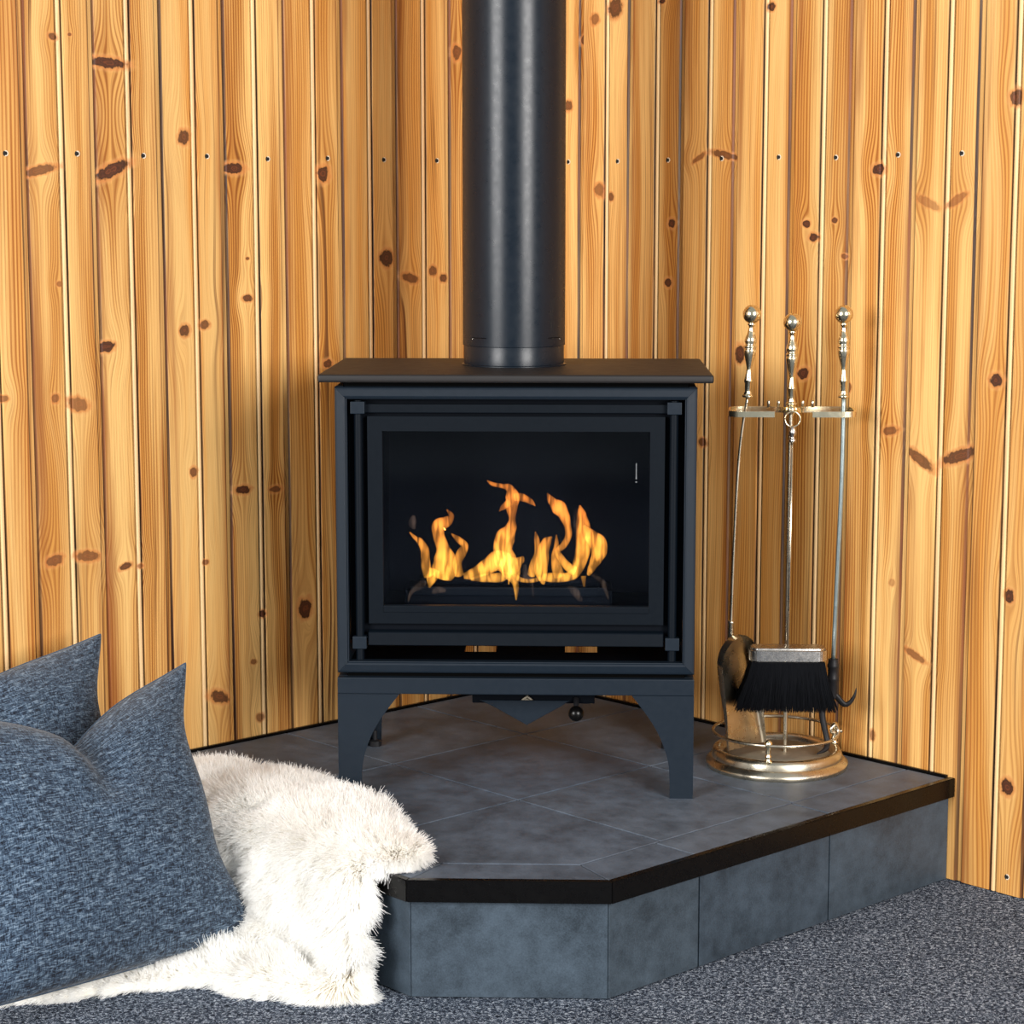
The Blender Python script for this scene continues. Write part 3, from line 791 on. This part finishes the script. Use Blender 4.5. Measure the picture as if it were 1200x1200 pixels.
for i in range(22):
    for j in range(20):
        pb.faces.new((ga[i][j], ga[i][j + 1], ga[i + 1][j + 1], ga[i + 1][j])); pb.faces.new((gb[i][j], gb[i + 1][j], gb[i + 1][j + 1], gb[i][j + 1]))
for i in range(22):
    for j in (0, 20): pb.faces.new((ga[i][j], gb[i][j], gb[i + 1][j], ga[i + 1][j]))
for j in range(20):
    for i in (0, 22): pb.faces.new((ga[i][j], gb[i][j], gb[i][j + 1], ga[i][j + 1]))
obj('pan', pb, M_brass2, shovel, angle=60)

# poker, hanging in the right hook
poker = thing('fireplace_poker', 'brass-handled poker with hooked black iron tip on the companion stand', 'poker', (.575, -.705, .222))
pkx = lambda px: .576 + (px - 977) * .00156
pkz = lambda py: .388 - (py - 775) * .00158
obj('handle', xf(lathe(handle_prof(0), 0, 0, 32), Matrix.Translation((.5815, -.715, .877)) @ Matrix.Rotation(math.radians(-1.), 4, 'Y')), M_brass, poker, smooth=True)
obj('rod', tube(catmull([(.5820, -.715, .879), (.5815, -.713, .72), (.578, -.700, .52), (.576, -.690, .386)], 6), .0044, 14), M_steel, poker, smooth=True)
obj('ferrule', lathe([(0, .318), (.0085, .318), (.0098, .324), (.0098, .350), (.0108, .352), (.0108, .356), (.0098, .358), (.0098, .374), (.0110, .376), (.0110, .380), (.0095, .383), (.0092, .391), (0, .392)], .576, -.690, 20), M_iron, poker, angle=50)
hook = catmull([(.574, -.690, .330), (pkx(982), -.691, pkz(818)), (pkx(991), -.692, pkz(827)), (pkx(998), -.693, pkz(824)), (pkx(1003), -.694, pkz(815)), (pkx(1004.5), -.694, pkz(807))], 6)
n = len(hook); obj('barb', tube(hook, [(.0068 * (1 - (k / (n - 1)) ** 2.2) + .0004, .0052 * (1 - (k / (n - 1)) ** 2) + .0004) for k in range(n)], 12), M_iron, poker, smooth=True)
tip = catmull([(.574, -.690, .330), (pkx(968), -.691, pkz(826)), (pkx(965), -.693, pkz(838)), (pkx(968), -.697, pkz(856)), (pkx(971), -.703, pkz(870)), (pkx(968), -.716, .2265), (pkx(957), -.733, .2215)], 6)
n = len(tip); obj('tip', tube(tip, [.0068 - .0022 * k / (n - 1) if k < n * .8 else .0045 * (1 - (k - n * .8) / (n * .2)) + .0005 for k in range(n)], 12), M_iron, poker, smooth=True)

# brush, hanging by its ring in front of the pole
brush = thing('hearth_brush', 'hearth brush with black bristles and silvery back hanging by a ring', 'brush', (.4865, -.735, .308))
rg = [(.4905 + .0138 * math.cos(2 * PI * k / 32), -.716, .8385 + .0138 * math.sin(2 * PI * k / 32)) for k in range(32)]
obj('hanging_ring', tube(rg, .0016, 8, closed=True), M_brass, brush, smooth=True)
obj('end_cap', lathe([(0, .7955), (.0030, .7955), (.0066, .7975), (.0070, .8000), (.0052, .8030), (.0040, .8065), (.0060, .8105), (.0072, .8135), (.0068, .8165), (.0052, .8215), (.0035, .8255), (0, .8260)], .4905, -.716, 20), M_silver, brush, smooth=True)
obj('rod', tube([(.4905, -.716, .797), (.4893, -.724, .61), (.4870, -.735, .420)], .0026, 12), M_brass2, brush, smooth=True)
cr = []
for cx_, cy_, a_ in ((.5395, -.727, 0), (.4335, -.727, 90), (.4335, -.743, 180), (.5395, -.743, 270)):
    cr += [(cx_ + .018 * math.cos(math.radians(a_ + k * 15)), cy_ + .018 * math.sin(math.radians(a_ + k * 15)), .396) for k in range(7)]
bk = prism(cr, (0, 0, .0275), .0045, None, 3)
obj('brush_back', bk, M_silver, brush, angle=50)
core = bmesh.new()
r0 = [core.verts.new(v) for v in ((.421, -.756, .3975), (.552, -.756, .3975), (.552, -.714, .3975), (.421, -.714, .3975))]
r1 = [core.verts.new(v) for v in ((.405, -.764, .318), (.562, -.764, .318), (.562, -.706, .318), (.405, -.706, .318))]
core.faces.new(r0); core.faces.new(r1[::-1])
for k in range(4): core.faces.new((r0[k], r0[(k + 1) % 4], r1[(k + 1) % 4], r1[k]))
obj('bristle_block', core, M_brist, brush)
rng = np.random.default_rng(5)
NB = 5200
uu, vv = rng.uniform(-1, 1, NB), rng.uniform(-1, 1, NB)
edge = rng.random(NB) < .6
vv = np.where(edge, np.sign(vv), vv) * 1.0
p0 = np.stack([.4865 + uu * .066, -.735 + vv * .0215, np.full(NB, .3985)], 1)
ln = rng.uniform(.078, .0925, NB)
p1 = np.stack([.4835 + uu * .082 + rng.normal(0, .0022, NB), -.735 + vv * .031 + rng.normal(0, .0015, NB), .3985 - ln], 1)
q = np.linspace(0, 1, 5)[None, :, None]
st = p0[:, None] * (1 - q) + p1[:, None] * q
st[:, :, 0] += (q[..., 0] ** 2) * (uu * np.abs(uu) ** 3)[:, None] * .009
rad = np.repeat((.00055 * (1 - .45 * np.linspace(0, 1, 5)))[None], NB, 0)
hairs('bristles', st, rad, M_brist, brush)

# ------------------------------------------------------------------ cushions
def cushion(name, label, b_r, width, a_bot, z_bot, a_top, z_top, T, chop, mat, chop_u=0.):
    """stands parallel to the left wall: right edge at b_r, bottom corner line (a_bot, z_bot), top corner line (a_top, z_top)"""
    eb = Vector((-R2, -R2, 0)); ea = Vector((R2, -R2, 0))
    up = ea * (a_top - a_bot) + Vector((0, 0, z_top - z_bot)); H_ = up.length; up.normalize()
    rt = -eb; nr = rt.cross(up); nr.normalize()         # faces into the room
    if nr.dot(ea) < 0: nr = -nr
    cen = ea * ((a_bot + a_top) / 2) + eb * (b_r + width / 2) + Vector((0, 0, (z_bot + z_top) / 2))
    N = 72
    bm = bmesh.new(); uvl = bm.loops.layers.uv.new('UVMap')
    def pt(u, v, side):
        x = width / 2 * u * (1 - .19 * (1 - v * v) * u * u); z = H_ / 2 * v * (1 - (.10 if v > 0 else -.01) * (1 - u * u) * v * v)
        t = T * (max(0, (1 - u * u) * (1 - v * v))) ** .42
        t *= 1 - .25 * (max(abs(u), abs(v))) ** 6
        du = u - chop_u
        g = max(0, 1 - abs(du) / .98) * .5 + math.exp(-(du / .30) ** 2) * .25 + math.exp(-abs(du) / .15) * .25
        f = max(0, (v + .1) / 1.1)
        z -= chop * g * f ** 1.6
        t *= 1 - .80 * math.exp(-(du / .11) ** 2) * max(0, (v - .05) / .95) ** .9
        # soft folds running from the corners
        t += T * .035 * math.sin(9 * u + 4 * v) * (1 - u * u) * (1 - v * v) + T * .02 * math.sin(5 * u - 11 * v + 1) * (1 - u * u) * (1 - v * v)
        x += .006 * math.sin(7 * v + 1.3) * abs(u) ** 3
        sag = -.018 * (1 - u * u) * max(0, -v) ** 2 * 0
        return cen + rt * x + up * (z + sag) + nr * (t * side * (1.0 if side > 0 else .75))
    ease = lambda k: math.sin((k / N - .5) * PI) * .6 + (k / N * 2 - 1) * .4
    G_ = [ease(k) for k in range(N + 1)]
    F = [[bm.verts.new(pt(G_[i], G_[j], 1)) for i in range(N + 1)] for j in range(N + 1)]
    B = [[F[j][i] if i in (0, N) or j in (0, N) else bm.verts.new(pt(G_[i], G_[j], -1)) for i in range(N + 1)] for j in range(N + 1)]
    for side, g in ((1, F), (-1, B)):
        for j in range(N):
            for i in range(N):
                id4 = ((i, j), (i + 1, j), (i + 1, j + 1), (i, j + 1))
                if side < 0: id4 = id4[::-1]
                f = bm.faces.new([g[jj][ii] for ii, jj in id4]); f.smooth = True
                for lp, (ii, jj) in zip(f.loops, id4): lp[uvl].uv = (.5 + G_[ii] * .5 + (.37 if side < 0 else 0), .5 + G_[jj] * .5)
    root = thing(name, label, 'cushion', ea * a_bot + eb * (b_r + width / 2))
    o = obj('cover', bm, mat, root, smooth=True)
    out = [pt(G_[i], -1, 1) for i in range(N)] + [pt(1, G_[j], 1) for j in range(N)] + [pt(G_[N - i], 1, 1) for i in range(N)] + [pt(-1, G_[N - j], 1) for j in range(N)]
    obj('seam', tube(out, .0016, 6, closed=True), mat, root, smooth=True)
    return root
cushion('cushion', 'large navy blue woven cushion in front, resting on the white sheepskin', 1.150, .52, .560, .036, .352, .455, .098, .085, M_fab1, .05)
cushion('cushion', 'navy blue woven cushion behind, leaning against the pine wall', 1.168, .52, .330, .030, .118, .472, .090, .030, M_fab2)

# ------------------------------------------------------------------ sheepskin draped over the hearth edge
STN = [(.185, 1.010, 1.52), (.27, .955, 1.60), (.36, .920, 1.63), (.46, .908, 1.60), (.545, .925, 1.47), (.62, .950, 1.31), (.70, .982, 1.255), (.765, 1.012, 1.225), (.822, 1.045, 1.165)]
def line(a, bi, bo, k):
    f = k / (len(STN) - 1)
    fr = max(0, (f - .7) / .3)
    pts = [(a + .004 * fr, bi, HZ + .006), (a + .004 * fr, (bi + 1.08) / 2, HZ + .016 - .010 * fr), (a, 1.082, HZ + .018 - .011 * fr), (a - .012 * fr, 1.128, HZ - .002), (a - .012 * fr, 1.142, HZ * .62), (a - .010 * fr, 1.146, .062),
           (a - .004 * fr, 1.165, .022), (a, min(1.20, (1.165 + bo) / 2), .012), (a, (1.20 + bo) / 2 if bo > 1.22 else bo - .004, .010), (a, bo, .006)]
    P = catmull([ab(*p) for p in pts], 8)
    d = np.array([tuple(p) for p in P]); s = np.r_[0, np.cumsum(np.linalg.norm(np.diff(d, axis=0), axis=1))]
    q = np.linspace(0, s[-1], 41)
    return np.stack([np.interp(q, s, d[:, c]) for c in range(3)], 1)
rows = np.array([line(a, bi, bo, k) for k, (a, bi, bo) in enumerate(STN)])       # stations x 41 x 3
NA = 49
grid = np.zeros((NA, 41, 3))
for j in range(41):
    c = catmull([Vector(rows[i, j]) for i in range(len(STN))], 6)
    grid[:, j] = np.array([tuple(v) for v in c])
def vnoise(P, f, seed):
    r = np.random.default_rng(seed); out = np.zeros(P.shape[:-1])
    for k in range(6):
        w = r.normal(0, 1, 3) * f; out += np.sin(P @ w + r.uniform(0, 6.28)) / 6 ** .5
    return out
rug = thing('sheepskin_rug', 'fluffy white sheepskin draped over the hearth edge onto the carpet', 'sheepskin', ab(.62, 1.2, 0))
pm = bmesh.new()
V = [[pm.verts.new(grid[i, j]) for j in range(41)] for i in range(NA)]
V2 = [[pm.verts.new(grid[i, j] + np.array([0, 0, -.004])) for j in range(41)] for i in range(NA)]
for i in range(NA - 1):
    for j in range(40):
        pm.faces.new((V[i][j], V[i + 1][j], V[i + 1][j + 1], V[i][j + 1])); pm.faces.new((V2[i][j], V2[i][j + 1], V2[i + 1][j + 1], V2[i + 1][j]))
for i in range(NA - 1):
    for j in (0, 40): pm.faces.new((V[i][j], V[i + 1][j], V2[i + 1][j], V2[i][j]))
for j in range(40):
    for i in (0, NA - 1): pm.faces.new((V[i][j], V[i][j + 1], V2[i][j + 1], V2[i][j]))
M_hide = paint('cream_hide', (.80, .74, .62), .9, 0, .1, 40)
obj('hide', pm, M_hide, rug, smooth=True)
gu = np.gradient(grid, axis=0); gv = np.gradient(grid, axis=1)
nrm = np.cross(gu, gv); nrm /= np.linalg.norm(nrm, axis=2, keepdims=True) + 1e-9
if nrm[NA // 2, 5, 2] < 0: nrm = -nrm
NS = 300000
area = np.linalg.norm(np.cross(gu, gv), axis=2)[:-1, :-1].ravel(); pr = area / area.sum()
rng = np.random.default_rng(11)
cell = rng.choice(len(pr), NS, p=pr); ci, cj = cell // 40, cell % 40
fu, fv = rng.random(NS), rng.random(NS)
# a denser fringe along the outline of the skin
fe = rng.random(NS) < .20; sd = rng.integers(0, 4, NS)
for k, (arr, fr_, top) in enumerate(((ci, fu, NA - 2), (ci, fu, 0), (cj, fv, 39), (cj, fv, 0))):
    mk = fe & (sd == k); arr[mk] = top; fr_[mk] = (1 - rng.random(mk.sum()) * .5) if top else rng.random(mk.sum()) * .5
def bil(A):
    w = lambda x: x[:, None]
    return (A[ci, cj] * w((1 - fu) * (1 - fv)) + A[ci + 1, cj] * w(fu * (1 - fv)) + A[ci, cj + 1] * w((1 - fu) * fv) + A[ci + 1, cj + 1] * w(fu * fv))
root, nn = bil(grid), bil(nrm)
lay = bil(gv); lay /= np.linalg.norm(lay, axis=1, keepdims=True)
acr = bil(gu); acr /= np.linalg.norm(acr, axis=1, keepdims=True)
fi = (ci + fu) / (NA - 1) * 2 - 1; fj = (cj + fv) / 40 * 2 - 1
A_ = (root[:, 0] - root[:, 1]) * R2; B_ = (-root[:, 0] - root[:, 1]) * R2
keep = ~((A_ < .47) & (B_ > 1.155) & (root[:, 2] < .10))
keep &= ~((A_ < .30) & (B_ > 1.17))
root, nn, lay, acr, fi, fj, A_, B_ = (v[keep] for v in (root, nn, lay, acr, fi, fj, A_, B_))
n_ = len(root)
clump = np.stack([vnoise(root, 75, s) for s in (1, 2, 3)], 1) * .20 + np.stack([vnoise(root, 260, s) for s in (4, 5, 6)], 1) * .13
outw = acr * (np.sign(fi) * np.abs(fi) ** 14)[:, None] * 1.3 + lay * (np.sign(fj) * np.abs(fj) ** 14)[:, None] * 1.3
d = nn * .95 + lay * .22 + acr * .16 + clump + outw + rng.normal(0, .13, (n_, 3))
d /= np.linalg.norm(d, axis=1, keepdims=True)
L = rng.uniform(.038, .049, n_) * (1 + .16 * vnoise(root, 40, 9))
L *= np.where((root[:, 2] < .05) & (B_ > 1.27), .72, 1.)
L *= np.where(rng.random(n_) < .02, 1.12, 1.)
K = 6
q = np.linspace(0, 1, K)[None, :, None]
bend = (lay * .25 + np.array([0, 0, -.16]) - nn * (np.maximum(np.abs(fi), np.abs(fj)) ** 20 * rng.uniform(0, 1.3, n_))[:, None] + clump * .35 + rng.normal(0, .10, (n_, 3)))
st = root[:, None] + L[:, None, None] * (d[:, None] * q + bend[:, None] * q ** 2 * .6)
wv = rng.uniform(0, 6.28, n_)[:, None]
st[:, :, 0] += np.sin(q[..., 0] * 9 + wv) * .0011 * q[..., 0]; st[:, :, 2] += np.cos(q[..., 0] * 8 + wv) * .0011 * q[..., 0]
# keep tips out of the floor and the hearth
st[:, :, 2] = np.maximum(st[:, :, 2], .002)
ins = ((-st[..., 0] - st[..., 1]) * R2 < A1) & (st[..., 2] < HZ + .002) & ((root[:, 2] > HZ)[:, None])
st[..., 2] = np.where(ins & (st[..., 2] > HZ - .03), HZ + .003, st[..., 2])
rad = np.repeat((np.array([.00062, .0006, .00056, .00048, .00036, .00016]))[None], n_, 0)
def fur_mat():
    m, t, b = material('white_wool')
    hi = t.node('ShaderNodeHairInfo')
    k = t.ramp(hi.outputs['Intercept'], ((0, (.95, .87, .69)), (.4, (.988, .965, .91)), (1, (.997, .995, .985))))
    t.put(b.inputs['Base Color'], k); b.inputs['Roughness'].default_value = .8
    b.inputs['Specular IOR Level'].default_value = .2
    tr = t.node('ShaderNodeBsdfTranslucent'); t.put(tr.inputs[0], k)
    mx = t.node('ShaderNodeMixShader'); mx.inputs[0].default_value = .42
    t.l.new(b.outputs[0], mx.inputs[1]); t.l.new(tr.outputs[0], mx.inputs[2]); t.l.new(mx.outputs[0], t.n['Material Output'].inputs[0])
    return m
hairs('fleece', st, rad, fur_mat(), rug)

# ------------------------------------------------------------------ fire behind the glass
def flame_mat(name, strength, col_lo, col_hi, dim=1.):
    m = bpy.data.materials.new(name); m.use_nodes = True
    t = NT(m.node_tree); t.n.remove(t.n['Principled BSDF'])
    s = t.node('ShaderNodeSeparateXYZ'); geo = t.node('ShaderNodeNewGeometry'); t.l.new(geo.outputs['Position'], s.inputs[0])
    v = t.vec(t.m('MULTIPLY', s.outputs[0], 95.), t.m('MULTIPLY', s.outputs[1], 25.), t.m('MULTIPLY', s.outputs[2], 20.))
    n = t.noise(v, 1., 1.5, .5, .9)
    k = t.mapr(n, .32, .66, .32, 1.6, True)
    e = t.node('ShaderNodeEmission')
    h = t.mapr(s.outputs[2], .545, .68)
    t.put(e.inputs[0], t.mix(h, col_lo, col_hi))
    t.put(e.inputs[1], t.m('MULTIPLY', k, strength))
    t.l.new(e.outputs[0], t.n['Material Output'].inputs['Volume'])
    return m
M_flame = flame_mat('flame_glow', 92, (1., .40, .045), (1., .27, .035))
M_wisp = flame_mat('smoke_wisp_glow', 6, (1., .62, .40), (1., .62, .45))  # weak glow put in for grey smoke and reflections low in the firebox
fire = thing('fire', 'bright orange and yellow flames burning behind the stove glass', 'fire', (SX, -.79, .536))
T_ = [
 [(160,305,3),(185,330,9),(205,345,15),(225,380,19),(228,420,20),(232,460,22),(245,500,24)],
 [(320,210,3),(340,238,13),(320,262,24),(287,280,32),(284,320,26),(300,370,28),(310,420,48),(310,470,58),(300,515,38)],
 [(340,312,3),(372,338,14),(398,365,17),(382,400,22),(366,440,20),(376,500,22)],
 [(392,500,14),(440,488,26),(500,455,36),(545,432,48),(600,450,46),(640,430,18),(652,412,5)],
 [(496,85,3),(520,100,9),(560,108,10),(592,118,18),(606,155,32),(602,200,26),(604,250,15),(598,290,26),(575,330,44),(563,380,42),(575,430,50),(600,480,42),(620,540,13),(622,605,4)],
 [(706,187,2),(682,166,13),(645,150,18),(612,150,18)],
 [(550,210,2),(570,190,13),(598,168,18)],
 [(705,308,3),(712,350,13),(716,400,16),(702,450,22),(684,505,18)],
 [(777,322,4),(755,345,22),(740,380,26),(735,420,30),(730,470,30),(742,530,8)],
 [(797,313,3),(797,360,11),(790,410,16),(800,460,24),(812,500,24)],
 [(756,142,3),(775,175,18),(806,205,34),(830,240,24),(846,290,15),(848,330,15),(828,368,15),(802,395,13),(820,430,16),(850,465,20),(882,482,22)],
 [(898,188,4),(905,230,22),(912,280,32),(916,330,36),(912,380,34),(900,430,30),(878,480,24),(840,500,20),(780,502,22),(735,500,16)],
 [(915,280,6),(945,325,30),(975,355,40),(982,392,36),(968,430,26),(952,462,18),(935,498,8)],
 [(425,512,7),(490,505,20),(550,503,22),(592,488,14)],
 [(600,465,10),(628,508,11),(680,520,9),(732,508,11)],
 [(915,490,12),(918,538,5)],
 [(242,552,5),(254,505,26),(266,470,26)],
 [(600,478,6),(590,520,5),(588,540,3)],
]
Wp = [
 [(150,610,4),(165,570,9),(205,540,18),(225,520,12)],
 [(690,450,4),(692,540,5),(698,602,3)],
 [(176,238,8),(170,270,20),(178,298,8)],
 [(850,535,8),(880,560,18),(905,600,10)],
 [(955,492,8),(1000,530,12),(1024,602,4)],
 [(255,575,8),(280,560,16),(315,565,8)],
 [(880,200,5),(878,260,9),(884,320,6)],
 [(660,440,8),(668,490,18),(690,510,10)],
]
fr = random.Random(3)
def tongue(pts, depth, mat, name, kth):
    c = [(-.263 + .000411 * px, depth, .7715 - .000416 * py) for px, py, _ in pts]
    P = catmull(c, 7); h = [w * .000411 for _, _, w in pts]
    W_ = []
    for i in range(len(h) - 1):
        for k in range(7): s = k / 7; s2 = s * s * (3 - 2 * s); W_.append(h[i] * (1 - s2) + h[i + 1] * s2)
    W_.append(h[-1] * .3)
    return obj(name, tube(P, [(w, min(.011, .0022 + w * kth)) for w in W_], 16, up=(0, 1, 0)), mat, fire, smooth=True)
for pts in T_: tongue(pts, -.815 + fr.uniform(-.018, .018), M_flame, 'flame', .55)
for pts in Wp: tongue(pts, -.815 + fr.uniform(-.018, .018), M_wisp, 'smoke_wisp', .5)
